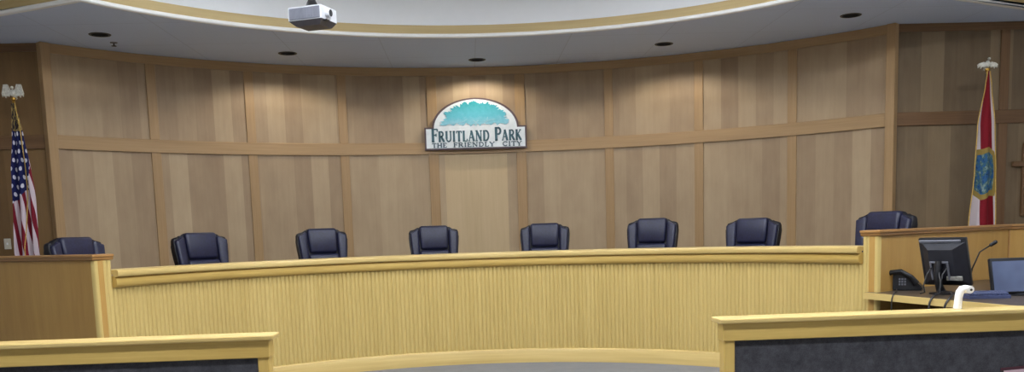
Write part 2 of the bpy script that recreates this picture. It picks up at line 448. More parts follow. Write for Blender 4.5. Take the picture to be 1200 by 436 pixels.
bench = empty('council_bench', (0, 0, 0)); tag(bench, 'long curved golden oak council bench with vertically reeded front', 'bench')
bm = bmesh.new(); reeds(bm, RD, TL, TR, .165, 1.195); link('reeded_front', bm, 'reed_oak', bench, True, 60)
A = arc(RD, TL, TR, 90)
bm = bmesh.new(); sweep(bm, A, neg([(-.26, 1.318), (-.26, 1.36), (.066, 1.36), (.08, 1.354), (.086, 1.342), (.086, 1.31), (.08, 1.298), (.06, 1.292), (.02, 1.292), (.02, 1.318)]))
link('cap_board', bm, 'oak_light', bench, True)
bm = bmesh.new(); sweep(bm, A, neg([(-.02, 1.3), (.034, 1.3), (.04, 1.286), (.058, 1.276), (.062, 1.25), (.058, 1.215), (.044, 1.197), (.02, 1.19), (-.02, 1.19)]))
link('cap_molding', bm, 'oak', bench, True)
bm = bmesh.new(); sweep(bm, A, neg([(-.02, 0), (.03, 0), (.03, .155), (.022, .168), (.014, .171), (-.02, .171)])); link('plinth', bm, 'oak_light', bench, True)
bm = bmesh.new(); sweep(bm, A, neg([(-.03, .45), (-.03, 1.3), (-.055, 1.3), (-.055, .45)])); link('inner_face', bm, 'ply', bench, True)
bm = bmesh.new(); sweep(bm, A, neg([(-.056, 1.17), (-.056, 1.205), (-.64, 1.205), (-.65, 1.2), (-.65, 1.175), (-.64, 1.17)])); link('work_surface', bm, 'cap_brown', bench, True)

# tall end counters
def end_counter(pts_arc, pts_line, label, name='end_counter'):
    t = empty(name, (pts_line[0][0], pts_line[0][1], 0)); off = Vector((-pts_line[0][0], -pts_line[0][1], 0))
    tag(t, label, 'counter')
    return t, off
def shifted(bm, off): bmesh.ops.translate(bm, vec=off, verts=bm.verts)
cap_prof = [(-.16, 1.462), (-.16, 1.515), (.03, 1.515), (.036, 1.508), (.036, 1.492), (.024, 1.486), (.024, 1.466), (.014, 1.458), (.0, 1.455), (-.1, 1.455)]
# left: path runs left to right, so inward (viewer side) = negative offset
t, off = end_counter(None, [wl0], 'tall oak end counter with plain brown face beneath the stars and stripes flag')
bm = bmesh.new(); reeds(bm, RD, TL2, TL-.0005, 0.002, 1.456, .05); shifted(bm, off); link('reeded_end', bm, 'reed_oak', t, True, 60)
pl = [wl1, wl0 + (wl1-wl0)*.01, ]
bm = bmesh.new(); sweep(bm, [wl1, wl0], neg([(0, .002), (0, 1.456), (-.1, 1.456), (-.1, .002)]))
uvl = bm.loops.layers.uv.verify()
for f in bm.faces:
    for l in f.loops: l[uvl].uv = ((l.vert.co.xy - wl0).length, l.vert.co.z)
shifted(bm, off); link('plywood_face', bm, 'ply', t)
bm = bmesh.new(); sweep(bm, [wl1, wl0] + arc(RD, TL2, TL+.004, 6)[1:], neg(cap_prof)); shifted(bm, off); link('cap_rail', bm, 'cap_brown', t)
# right
t, off = end_counter(None, [wr0], 'tall oak end counter with tan plywood face behind the back of the monitor')
bm = bmesh.new(); reeds(bm, RD, TR+.0005, TR2, 0.002, 1.456, .05); shifted(bm, off); link('reeded_end', bm, 'reed_oak', t, True, 60)
bm = bmesh.new(); sweep(bm, [wr0, wr1, wr2], neg([(0, .002), (0, 1.456), (-.1, 1.456), (-.1, .002)]))
uvl = bm.loops.layers.uv.verify()
for f in bm.faces:
    for l in f.loops: l[uvl].uv = ((l.vert.co.xy - wr0).length, l.vert.co.z)
shifted(bm, off); link('plywood_face', bm, 'ply', t)
bm = bmesh.new(); cyl(bm, (wr1.x, wr1.y-.004, .002), (wr1.x, wr1.y-.004, 1.455), .012, seg=10); uv_box(bm, 'z'); shifted(bm, off); link('corner_bead', bm, 'cap_brown', t)
bm = bmesh.new(); sweep(bm, arc(RD, TR-.004, TR2, 6)[:-1] + [wr0, wr1, wr2], neg(cap_prof)); shifted(bm, off); link('cap_rail', bm, 'cap_brown', t)

# ------------------------------------------------------------------ low partitions in front
def partition(x0, x1, label, post_at):
    t = empty('low_partition', ((x0+x1)/2, -1.89, 0)); tag(t, label, 'partition')
    cx = (x0+x1)/2; a, b = x0-cx, x1-cx
    bm = bmesh.new(); box(bm, a, b, -.1, .1, 1.032, 1.06, .007, 2); uv_box(bm, 'x'); link('cap_rail', bm, 'oak_light', t)
    bm = bmesh.new(); box(bm, a+.03, b-.03, -.066, .066, .925, 1.034, .004, 1); uv_box(bm, 'x'); link('apron', bm, 'oak', t)
    px = b-.035 if post_at > 0 else a+.035
    q0, q1 = (px-.07, px-.004) if post_at > 0 else (px+.004, px+.07)
    bm = bmesh.new(); box(bm, q0, q1, -.052, .052, 0, .926, .005, 1); uv_box(bm, 'z'); link('end_post', bm, 'oak', t)
    f0, f1 = (a+.03, q0) if post_at > 0 else (q1, b-.03)
    bm = bmesh.new(); box(bm, f0, f1, -.036, .036, .1, .926); link('fabric_panel', bm, 'felt', t)
    bm = bmesh.new(); box(bm, f0, f1, -.045, .045, 0, .1, .003, 1); uv_box(bm, 'x'); link('base_rail', bm, 'oak', t)
partition(-XW+.01, -1.325, 'low partition at lower left with oak cap and dark felt panel', 1)
partition(1.285, XW-.01, 'low partition at lower right with oak cap and dark felt panel', -1)

# paper sheet pinned low on the right partition
bm = bmesh.new(); box(bm, 3.045, 3.4, -1.936, -1.933, .35, .682)
for v in bm.verts: v.co.z += (v.co.x-3.05)*.05
ps = link('paper_notice', bm, plain('pink_paper', (214, 186, 192), .8, var=.04)); tag(ps, 'pale pink paper sheet on the dark felt at lower right corner', 'notice')
bm = bmesh.new(); box(bm, 3.025, 3.405, -1.9375, -1.9325, .682, .70)
for v in bm.verts: v.co.z += (v.co.x-3.05)*.05
link('paper_border', bm, plain('maroon_paper', (74, 34, 44), .8, var=.06), ps)

# ------------------------------------------------------------------ executive chairs
def backrest_shell(bm):
    W2 = [(.0, .24), (.10, .27), (.3, .30), (.5, .323), (.6, .33), (.66, .328), (.688, .315), (.702, .28), (.706, .20), (.742, .18), (.752, .15)]
    pts = [(x, z) for z, x in W2]
    out = pts + [(-x, z) for x, z in reversed(pts)]
    prism(bm, out, .0, .085)
    bmesh.ops.bevel(bm, geom=[e for e in bm.edges if abs(e.verts[0].co.y-e.verts[1].co.y) < 1e-5], offset=.022, segments=3, affect='EDGES', profile=.5)
def pad(bm, x0, x1, y0, y1, z0, z1, r=.03):
    box(bm, x0, x1, y0, y1, z0, z1, r, 4)
def bend(bm, k=.32):
    for v in bm.verts: v.co.y -= k*v.co.x**2
LEAN = Matrix.Translation((0, .25, .50)) @ Matrix.Rotation(math.radians(-9), 4, 'X')
def make_chair():
    t = empty('office_chair')
    def back_part(name, bm, mat, parent=t):
        bend(bm); bmesh.ops.transform(bm, matrix=LEAN, verts=bm.verts); return link(name, bm, mat, parent, True, 50)
    bm = bmesh.new(); backrest_shell(bm); back_part('backrest', bm, 'leather_edge')
    bm = bmesh.new(); pad(bm, -.186, .186, -.055, .04, .43, .747, .035)
    for v in bm.verts:
        f = (v.co.z-.43)/.317
        v.co.x *= .95 + .12*f - .06*max(0, (f-.8)/.2)
        if v.co.y < 0: v.co.y -= .02*sin(PI*f)
    back_part('headrest_pad', bm, 'leather')
    bm = bmesh.new(); pad(bm, -.195, .195, -.06, .04, .17, .425, .04); back_part('lumbar_pad', bm, 'leather')
    for s in (-1, 1):
        bm = bmesh.new(); x0, x1 = sorted((s*.194, s*.31)); pad(bm, x0, x1, -.05, .04, .1, .692, .03)
        for v in bm.verts:
            f = v.co.z
            if abs(v.co.x) > .25: v.co.x -= s*(.055*(1-min(1, f/.5)) - .006); v.co.z -= .03*max(0, (f-.6)/.09)
            if abs(v.co.x) < .25 and f > .6: v.co.z += .008
        back_part('side_bolster', bm, 'leather')
    bm = bmesh.new(); pad(bm, -.27, .27, -.26, .27, .41, .53, .05)
    for v in bm.verts:
        if v.co.z > .47: v.co.z += .02*(1-(v.co.x/.27)**2)
    link('seat', bm, 'leather', t, True, 50)
    for s in (-1, 1):
        bm = bmesh.new()
        tube(bm, [(s*.27, .16, .45), (s*.33, .17, .52), (s*.335, .14, .64), (s*.335, .05, .675), (s*.335, -.12, .67), (s*.33, -.2, .63), (s*.32, -.19, .52), (s*.27, -.14, .44)], [.02, .024, .026, .034, .036, .03, .022, .02], 10)
        link('armrest', bm, 'leather_edge', t, True, 60)
    bm = bmesh.new(); cyl(bm, (0, 0, .12), (0, 0, .30), .035, .035, 16); cyl(bm, (0, 0, .28), (0, 0, .42), .025, .025, 16); box(bm, -.12, .12, -.14, .14, .385, .415, .01, 1)
    link('gas_column', bm, 'black_metal', t, True)
    bm = bmesh.new(); lathe(bm, [(.03, .15), (.06, .14), (.06, .09), (.03, .085)], 16)
    for k in range(5):
        a = 2*PI*k/5 + .3; cyl(bm, (.04*cos(a), .04*sin(a), .118), (.31*cos(a), .31*sin(a), .085), .028, .02, 10)
    link('star_base', bm, 'black_plastic', t, True)
    for k in range(5):
        a = 2*PI*k/5 + .3; cx, cy = .31*cos(a), .31*sin(a); bm = bmesh.new()
        for o in (-.018, .018): cyl(bm, (cx-sin(a)*(o-.008), cy+cos(a)*(o-.008), .03), (cx-sin(a)*(o+.008), cy+cos(a)*(o+.008), .03), .03, seg=14)
        cyl(bm, (cx, cy, .03), (cx, cy, .085), .01, seg=8)
        link('caster', bm, 'black_plastic', t, True)
    return t
def copy_thing(o):
    c = o.copy(); COL.objects.link(c)
    for ch in list(o.children):
        d = ch.copy(); COL.objects.link(d); d.parent = c
        for g in list(ch.children):
            e = g.copy(); COL.objects.link(e); e.parent = d
    return c
chair0 = make_chair()
CH = [(-.990, 1.686, .18, 'navy leather executive chair mostly hidden behind the left tall end counter'),
      (-.703, 1.703, .10, 'navy leather executive chair second from the left, nearest right of the left end counter'),
      (-.407, 1.716, .04, 'navy leather executive chair third from the left, below and left of the sign'),
      (-.1245, 1.709, 0, 'navy leather executive chair at the left edge of the pale middle door'),
      (.1626, 1.698, 0, 'navy leather executive chair at the right edge of the pale middle door'),
      (.4377, 1.718, -.03, 'navy leather executive chair third from the right, second to the right of the door'),
      (.689, 1.676, -.06, 'navy leather executive chair second from the right, before the last reeded stretch'),
      (1.006, 1.698, -.12, 'navy leather executive chair standing behind the right tall end counter')]
for i, (th, zt, tw, lb) in enumerate(CH):
    o = chair0 if i == 0 else copy_thing(chair0)
    r = 4.87; o.location = (r*sin(th), r*cos(th), ZP); o.rotation_euler = (0, 0, -th+tw)
    k = (zt-ZP)/1.237; o.scale = ((1.13, 1.07, 1.01, 1.01, 1.01, 1.02, 1.07, 1.15)[i], 1, k)
    tag(o, lb, 'chair', 'executive chairs behind the bench')

# ------------------------------------------------------------------ the sign over the door
def sign():
    SX, Y0, Y1 = -.02, 6.87, 6.92
    t = empty('town_sign', (SX, Y1, 2.853)); tag(t, 'domed white town sign with teal tree over the middle door', 'sign')
    def outline(g):
        hw, hb = .768-g, .335-g
        pts = [(-hw, g), (hw, g), (hw, hb), (.648-g, hb)]
        c0, rx, rz = hb, .648-g, .42
        pts += [(rx*cos(a), c0 + rz*sin(a)) for a in [PI*k/32 for k in range(1, 32)]]
        pts += [(-.648+g, hb), (-hw, hb)]
        return pts
    bm = bmesh.new(); prism(bm, outline(0), -.05, 0); link('backing', bm, plain('sign_edge', (92, 74, 78), .5, var=.08), t)
    bm = bmesh.new(); prism(bm, outline(.024), -.058, -.045); link('face_panel', bm, plain('sign_face', (232, 240, 244), .5, var=.04), t)
    # tree crown: ragged dome
    m, tt, b = new_mat('tree_teal', .5)
    tc = N(tt, 'ShaderNodeTexCoord'); sp = N(tt, 'ShaderNodeSeparateXYZ'); tt.links.new(tc.outputs['Object'], sp.inputs[0])
    nz = noise(tt, tc.outputs['Object'], 1, 1, 14, 4, .7)
    f = math_n(tt, 'ADD', math_n(tt, 'MULTIPLY', math_n(tt, 'SUBTRACT', sp.outputs[2], .33), 2.2), math_n(tt, 'MULTIPLY', math_n(tt, 'SUBTRACT', nz, .5), .5))
    tt.links.new(ramp(tt, f, [(.05, (150, 206, 224)), (.35, (96, 190, 208)), (.8, (36, 160, 172))]), b.inputs['Base Color'])
    rnd = random.Random(3); pts = []
    n = 96
    for k in range(n+1):
        a = PI*k/n
        j = 1 + .07*rnd.uniform(-1, 1) + .035*sin(a*17)
        pts.append((.49*j*cos(a)*(1-.05*sin(a)), .36 + .325*j*sin(a)**.8))
    n2 = 40
    for k in range(1, n2):
        x = -.465 + .93*k/n2; pts.append((x, .345 + .018*rnd.uniform(-1, 1) + .03*abs(sin(k*.55))))
    bm = bmesh.new(); prism(bm, pts, -.066, -.057); link('tree_emblem', bm, m, t)
    def lstroke(p, q, w):
        p, q = Vector(p), Vector(q); d = (q-p).normalized(); nn = Vector((-d.y, d.x))*w/2
        prism(bm, [tuple(p+nn), tuple(p-nn), tuple(q-nn), tuple(q+nn)], -.07, -.065)
    pale = plain('trunk_pale', (160, 208, 220), .5, var=.03)
    for nm, strokes in (('tree_trunk', (((.0, .345), (.012, .40), .034), ((.01, .395), (.05, .425), .014), ((.01, .395), (-.03, .425), .012))),
                        ('tree_branch', (((.12, .372), (.2, .42), .009), ((.195, .417), (.3, .435), .007), ((.17, .40), (.19, .47), .007))),
                        ('tree_branch', (((-.34, .385), (-.2, .40), .007), ((-.203, .398), (-.12, .445), .006)))):
        bm = bmesh.new()
        for p, q, wd in strokes: lstroke(p, q, wd)
        link(nm, bm, pale, t)
    # serif lettering built from strokes
    def glyphs(bm, text, x0, x1, zb, hbig, hsmall, thick, thin):
        G = {}
        def poly_arc(cx, cy, rx, ry, a0, a1, n=10): return [(cx+rx*cos(a0+(a1-a0)*i/n), cy+ry*sin(a0+(a1-a0)*i/n)) for i in range(n+1)]
        V = lambda x, w=thick: ([(x, 0), (x, 1)], w)
        sf = lambda x, y, h=.13: ([(x-h, y), (x+h, y)], thin)
        G['F'] = (.62, [V(.15), sf(.15, .03), ([(.05, .96), (.6, .96)], thin), ([(.6, .97), (.6, .8)], thin), ([(.15, .52), (.47, .52)], thin), ([(.47, .62), (.47, .42)], thin)])
        G['R'] = (.78, [V(.15), sf(.15, .03), ([(.03, .96), (.35, .96)], thin), (poly_arc(.35, .73, .25, .23, PI/2, -PI/2), thick*.75), ([(.15, .5), (.35, .5)], thin), ([(.36, .5), (.68, .03)], thick), sf(.7, .03, .08)])
        G['P'] = (.66, [V(.15), sf(.15, .03), ([(.03, .96), (.35, .96)], thin), (poly_arc(.35, .72, .26, .24, PI/2, -PI/2), thick*.75), ([(.15, .48), (.35, .48)], thin)])
        G['U'] = (.82, [([(.16, 1), (.16, .32)], thick), (poly_arc(.42, .32, .26, .3, PI, 2*PI), thin*1.3), ([(.68, 1), (.68, .32)], thin*1.3), sf(.16, .97), sf(.68, .97)])
        G['I'] = (.36, [V(.18), sf(.18, .03), sf(.18, .97)])
        G['T'] = (.72, [V(.36), sf(.36, .03), ([(.04, .96), (.68, .96)], thin), ([(.05, .97), (.05, .78)], thin), ([(.67, .97), (.67, .78)], thin)])
        G['L'] = (.62, [V(.15), sf(.15, .97), ([(.03, .03), (.57, .03)], thin), ([(.57, .02), (.57, .22)], thin)])
        G['A'] = (.82, [([(.1, 0), (.4, 1)], thin), ([(.4, 1), (.7, 0)], thick), ([(.2, .34), (.6, .34)], thin), sf(.1, .03, .09), sf(.7, .03, .1)])
        G['N'] = (.86, [([(.14, 0), (.14, 1)], thin), ([(.14, 1), (.7, 0)], thick), ([(.7, 0), (.7, 1)], thin), sf(.14, .03), sf(.7, .97), sf(.08, .97, .07)])
        G['D'] = (.8, [V(.15), ([(.03, .96), (.36, .96)], thin), (poly_arc(.36, .5, .34, .46, PI/2, -PI/2, 14), thick*.8), ([(.03, .04), (.36, .04)], thin)])
        G['K'] = (.78, [V(.15), sf(.15, .03), sf(.15, .97), ([(.17, .42), (.62, .97)], thin), ([(.3, .56), (.68, .03)], thick), sf(.62, .97, .1), sf(.7, .03, .08)])
        G['H'] = (.86, [V(.15), V(.7), ([(.15, .5), (.7, .5)], thin), sf(.15, .03), sf(.15, .97), sf(.7, .03), sf(.7, .97)])
        G['E'] = (.66, [V(.15), ([(.03, .96), (.58, .96)], thin), ([(.03, .04), (.6, .04)], thin), ([(.15, .52), (.46, .52)], thin), ([(.58, .97), (.58, .8)], thin), ([(.6, .02), (.6, .2)], thin)])
        G['Y'] = (.78, [([(.39, 0), (.39, .48)], thick), ([(.39, .46), (.1, 1)], thick), ([(.39, .46), (.68, 1)], thin), sf(.39, .03), sf(.1, .97, .1), sf(.68, .97, .1)])
        G['C'] = (.78, [(poly_arc(.42, .5, .34, .46, .7, 2*PI-.7, 16), thick*.8), ([(.68, .97), (.68, .74)], thin)])
        tot = sum(.38 if c == ' ' else G[c][0]*(hbig if b_ else hsmall)/hsmall + .1 for c, b_ in text)
        sc = (x1-x0)/(tot*hsmall); x = x0
        for c, b_ in text:
            if c == ' ': x += .38*hsmall*sc; continue
            wd, strokes = G[c]; h = hbig if b_ else hsmall
            for line, lw in strokes:
                for p, q in zip(line, line[1:]):
                    p = Vector((x+p[0]*h*sc, zb+p[1]*h)); q = Vector((x+q[0]*h*sc, zb+q[1]*h))
                    d = q-p
                    if d.length < 1e-5: continue
                    d.normalize(); nn = Vector((-d.y, d.x))*lw*h*.5
                    e = d*(.1*lw*h)
                    prism(bm, [tuple(p-e+nn), tuple(p-e-nn), tuple(q+e-nn), tuple(q+e+nn)], -.064, -.057)
            x += (wd*h/hsmall + .1)*hsmall*sc
    bm = bmesh.new()
    tl = plain('letter_teal', (66, 106, 120), .5, var=.06)
    for wd, xa, xb in (('FRUITLAND', -.665, .215), ('PARK', .285, .70)):
        bm = bmesh.new(); glyphs(bm, [(c, i == 0) for i, c in enumerate(wd)], xa, xb, .118, .195, .155, .2, .1); link('name_word', bm, tl, t)
    for wd, xa, xb in (('THE', -.66, -.43), ('FRIENDLY', -.34, .29), ('CITY', .40, .70)):
        bm = bmesh.new(); glyphs(bm, [(c, 0) for c in wd], xa, xb, .036, .064, .064, .28, .18); link('motto_word', bm, 'letter_motto', t)
M['letter_motto'] = plain('letter_motto', (88, 112, 124), .5, var=.06)
sign()

# ------------------------------------------------------------------ flags
def eagle(t, z, spread):
    bm = bmesh.new()
    lathe(bm, [(.012, z-.06), (.02, z-.05), (.012, z-.035), (.03, z-.02), (.03, z), (.01, z+.012)], 14)
    link('finial_base', bm, 'brass', t, True)
    bm = bmesh.new()
    sphere(bm, (0, 0, z+.055), .03, (1, 1, 1.5), 12); sphere(bm, (.006, -.02, z+.115), .018, (1, 1.2, 1), 10)
    cyl(bm, (.006, -.035, z+.114), (.006, -.055, z+.105), .008, .001, 8)
    cyl(bm, (0, .01, z+.04), (0, .045, z-.005), .016, .03, 8)
    for s in (-1, 1):
        pr = [(s*.012, z+.06), (s*.05, z+.10+.03*spread), (s*.1, z+.09+.035*spread), (s*.125, z+.05+.0*spread), (s*.118, z+.01), (s*.1, z+.035), (s*.085, z), (s*.066, z+.03), (s*.045, z+.012)]
        prism(bm, pr if s > 0 else pr[::-1], -.008, .012)
    link('eagle_finial', bm, 'silver', t, True, 50)
def flag_stand(name, x, y, label, top, zf0, zf1, mat, shape, folds, fringe, spread):
    t = empty(name, (x, y, ZP)); tag(t, label, 'flag')
    g = ZP
    bm = bmesh.new(); lathe(bm, [(.15, 0), (.155, .015), (.12, .04), (.05, .06), (.03, .1), (.022, .12)], 24); link('base', bm, 'brass', t, True)
    bm = bmesh.new(); cyl(bm, (0, 0, .05), (0, 0, top-g-.05), .014, .013, 12); link('pole', bm, 'pole_wood', t, True)
    eagle(t, top-g, spread)
    # draped cloth
    nu, nv = 72, 60
    bm = bmesh.new(); uv = bm.loops.layers.uv.verify(); rows = []
    for j in range(nv+1):
        v = j/nv; z = zf0 + (zf1-zf0)*v - g
        xl, xr, amp = shape(v); row = []
        for i in range(nu+1):
            u = i/nu
            xx = xl + (xr-xl)*u + .012*v*sin(u*folds*2*PI*2+1.3)
            yy = -.02 - amp*cos(2*PI*folds*u + .7*sin(v*3)) - .25*amp*sin(2*PI*folds*2.3*u+v*2)
            row.append(bm.verts.new((xx, yy, z + .03*v*sin(u*folds*2*PI+.5))))
        rows.append(row)
    for j in range(nv):
        for i in range(nu):
            f = bm.faces.new((rows[j][i], rows[j][i+1], rows[j+1][i+1], rows[j+1][i]))
            for l, (a, b_) in zip(f.loops, ((i, j), (i+1, j), (i+1, j+1), (i, j+1))): l[uv].uv = (a/nu, b_/nv)
    cl = link('cloth', bm, mat, t, True, 180)
    so_ = cl.modifiers.new('thickness', 'SOLIDIFY'); so_.thickness = .004
    # gold fringe along an edge of the cloth
    bm = bmesh.new()
    for u in fringe:
        pts = []
        for j in range(0, nv+1):
            v = j/nv; xl, xr, amp = shape(v); uu = u(v)
            xx = xl+(xr-xl)*uu; yy = -.02 - amp*cos(2*PI*folds*uu+.7*sin(v*3)) - .25*amp*sin(2*PI*folds*2.3*uu+v*2) - .01
            pts.append((xx, yy, zf0+(zf1-zf0)*v-g))
        tube(bm, pts, .006, 6)
    link('fringe', bm, 'gold_cloth', t, True, 60)
    return t
def us_mat():
    m, t, b = new_mat('flag_stars_stripes', .75, 0, .2)
    tc = N(t, 'ShaderNodeTexCoord'); sp = N(t, 'ShaderNodeSeparateXYZ'); t.links.new(tc.outputs['UV'], sp.inputs[0])
    u, v = sp.outputs[0], sp.outputs[1]
    # stripes run slanting down the hanging cloth
    s = math_n(t, 'MULTIPLY', math_n(t, 'SUBTRACT', u, math_n(t, 'MULTIPLY', v, .85)), 3.6)
    st = math_n(t, 'GREATER_THAN', math_n(t, 'FRACT', s), .46)
    stripes = mixc(t, st, lin((118, 24, 40)), lin((206, 190, 198)))
    # canton with staggered stars
    gu = math_n(t, 'MULTIPLY', u, 4.2); gv = math_n(t, 'MULTIPLY', v, 21.0)
    gu2 = math_n(t, 'ADD', gu, math_n(t, 'MULTIPLY', math_n(t, 'FLOOR', gv), .5))
    du = math_n(t, 'SUBTRACT', math_n(t, 'FRACT', gu2), .5); dv = math_n(t, 'SUBTRACT', math_n(t, 'FRACT', gv), .5)
    d = math_n(t, 'SQRT', math_n(t, 'ADD', math_n(t, 'MULTIPLY', du, du), math_n(t, 'MULTIPLY', dv, dv)))
    star = math_n(t, 'LESS_THAN', d, .25)
    canton = mixc(t, star, lin((26, 30, 78)), lin((206, 206, 218)))
    lim = math_n(t, 'SUBTRACT', .55, math_n(t, 'MULTIPLY', u, .12))
    edge_u = math_n(t, 'SUBTRACT', 1.0, math_n(t, 'MULTIPLY', math_n(t, 'MAXIMUM', math_n(t, 'SUBTRACT', v, .3), 0.0), 1.5))
    isc = math_n(t, 'MULTIPLY', math_n(t, 'LESS_THAN', v, lim), math_n(t, 'LESS_THAN', u, edge_u))
    col = mixc(t, isc, stripes, canton)
    # gold and dark tassel cloth gathered at the very top
    nz = noise(t, tc.outputs['UV'], 5, 30, 1, 2, .6)
    topc = ramp(t, nz, [(.46, (40, 34, 40)), (.54, (170, 146, 92))])
    t.links.new(mixc(t, math_n(t, 'LESS_THAN', v, .15), col, topc), b.inputs['Base Color'])
    return m
def fl_mat():
    m, t, b = new_mat('flag_red_saltire', .75, 0, .2)
    tc = N(t, 'ShaderNodeTexCoord'); sp = N(t, 'ShaderNodeSeparateXYZ'); t.links.new(tc.outputs['UV'], sp.inputs[0])
    u, v = sp.outputs[0], sp.outputs[1]
    lo = math_n(t, 'ADD', .12, math_n(t, 'MULTIPLY', v, .40))
    hi = math_n(t, 'ADD', .80, math_n(t, 'MULTIPLY', v, .18))
    red = math_n(t, 'MULTIPLY', math_n(t, 'GREATER_THAN', u, lo), math_n(t, 'LESS_THAN', u, hi))
    col = mixc(t, red, lin((204, 192, 194)), lin((126, 22, 34)))
    du = math_n(t, 'DIVIDE', math_n(t, 'SUBTRACT', u, .54), .47); dv = math_n(t, 'DIVIDE', math_n(t, 'SUBTRACT', v, .565), .135)
    d = math_n(t, 'MAXIMUM', math_n(t, 'ABSOLUTE', du), math_n(t, 'ABSOLUTE', dv))
    d2 = math_n(t, 'SQRT', math_n(t, 'ADD', math_n(t, 'MULTIPLY', du, du), math_n(t, 'MULTIPLY', dv, dv)))
    dd = math_n(t, 'ADD', math_n(t, 'MULTIPLY', d, .6), math_n(t, 'MULTIPLY', d2, .4))
    nz = noise(t, tc.outputs['UV'], 7, 20, 1, 4, .7)
    seal = ramp(t, nz, [(.36, (28, 50, 74)), (.45, (46, 96, 150)), (.53, (62, 96, 92)), (.64, (140, 160, 160))])
    gold = lin((150, 128, 66))
    c2 = mixc(t, math_n(t, 'LESS_THAN', dd, 1.06), col, gold)
    t.links.new(mixc(t, math_n(t, 'LESS_THAN', dd, .84), c2, seal), b.inputs['Base Color'])
    return m
def table(rows):
    def f(v):
        for (a, *p), (b_, *q) in zip(rows, rows[1:]):
            if v <= b_:
                k = (v-a)/(b_-a); k = k*k*(3-2*k)*.5 + k*.5
                return tuple(x+(y-x)*k for x, y in zip(p, q)) + (.004 + .035*v,)
        return tuple(rows[-1][1:]) + (.039,)
    return f
shape_us = table([(0, -.022, .03), (.18, -.045, .09), (.37, -.095, .14), (.49, -.105, .165), (.83, -.14, .155), (1, -.13, .15)])
shape_fl = table([(0, -.016, .02), (.08, -.04, .045), (.295, -.125, .105), (.557, -.15, .135), (.85, -.215, .16), (1, -.21, .16)])
flag_stand('flag_stand', -5.44, 4.0, 'flag with stars and stripes draped on a pole at the far left', 3.335, 3.27, 1.15, us_mat(), shape_us, 2.2, [lambda v: max(.45, .94 - .62*v)], 1.8)
flag_stand('flag_stand.001', 6.222, 4.0, 'white and red flag with round blue seal draped on a pole at right', 3.40, 3.37, 1.2, fl_mat(), shape_fl, 1.6, [lambda v: 1.0, lambda v: 0.0], -.6)

# switch plate on the left wing wall
t = empty('switch_plate', (-5.955, WY, 1.645)); tag(t, 'ivory switch plate on brown wall left of the flag', 'switch')
bm = bmesh.new(); box(bm, -.042, .042, -.01, 0, -.066, .066, .004, 2); link('cover', bm, plain('ivory', (206, 200, 184), .45, var=.03), t)
bm = bmesh.new(); box(bm, -.008, .008, -.022, -.008, -.012, .014, .002, 1); link('toggle', bm, 'white_plastic', t)

# wooden wall piece cut by the right edge of the view
t = empty('wall_cross', (7.1, WY, 2.05)); tag(t, 'brown wooden cross-shaped wall piece half cut off at the right edge', 'wall ornament')
bm = bmesh.new(); box(bm, -.05, .05, -.05, 0, -.45, .46, .008, 1); sphere(bm, (0, -.025, .47), .05, seg=14); uv_box(bm, 'z'); link('upright', bm, 'dark_trim', t)
bm = bmesh.new(); box(bm, -.19, .19, -.06, -.01, .19, .26, .008, 1); uv_box(bm, 'x'); link('crossbar', bm, 'dark_trim', t)

# ------------------------------------------------------------------ projector
t = empty('ceiling_projector', (-1.30, 0, 3.195), math.radians(-22)); t.scale = (.86, .86, .86); tag(t, 'grey and white projector hanging on a dark ceiling mount', 'projector')
bm = bmesh.new(); prism(bm, [(-.165, .045), (.165, .045), (.165, .15), (.158, .16), (-.158, .16), (-.165, .15)], -.13, .13); link('casing', bm, 'light_plastic', t)
bm = bmesh.new()
A = [(-.165, -.13, .045), (.165, -.13, .045), (.165, .13, .045), (-.165, .13, .045)]; B = [(-.11, -.1, 0), (.13, -.1, 0), (.13, .1, 0), (-.11, .1, 0)]
va = [bm.verts.new(p) for p in A]; vb = [bm.verts.new(p) for p in B]
bm.faces.new(va); bm.faces.new(vb[::-1])
for i in range(4): bm.faces.new((va[i], va[(i+1) % 4], vb[(i+1) % 4], vb[i]))
link('underside', bm, plain('projector_under', (66, 62, 66), .5, var=.06), t)
bm = bmesh.new(); box(bm, -.155, .15, -.136, -.128, .05, .15, .003, 1)
for k in range(9): box(bm, -.14+.03*k, -.122+.03*k, -.14, -.134, .062, .138)
link('front_grille', bm, 'grey_plastic', t)
bm = bmesh.new(); cyl(bm, (.16, -.03, .1), (.2, -.03, .1), .042, .04, 20); lens = link('lens_barrel', bm, 'light_plastic', t, True)
bm = bmesh.new(); cyl(bm, (.199, -.03, .1), (.202, -.03, .1), .03, .03, 18); link('lens_glass', bm, 'black_plastic', lens, True)
bm = bmesh.new(); box(bm, .13, .19, -.09, -.03, .03, .042, .003, 1); link('cable_clip', bm, 'black_plastic', t)
bm = bmesh.new(); lathe(bm, [(.075, .16), (.075, .172), (.055, .19), (.035, .23), (.028, .26)], 18); cyl(bm, (0, 0, .25), (0, 0, (ZT-3.195)/.86-.02), .024, seg=14); lathe(bm, [(.07, (ZT-3.195)/.86-.03), (.07, (ZT-3.195)/.86)], 18)
link('ceiling_mount', bm, 'black_metal', t, True)

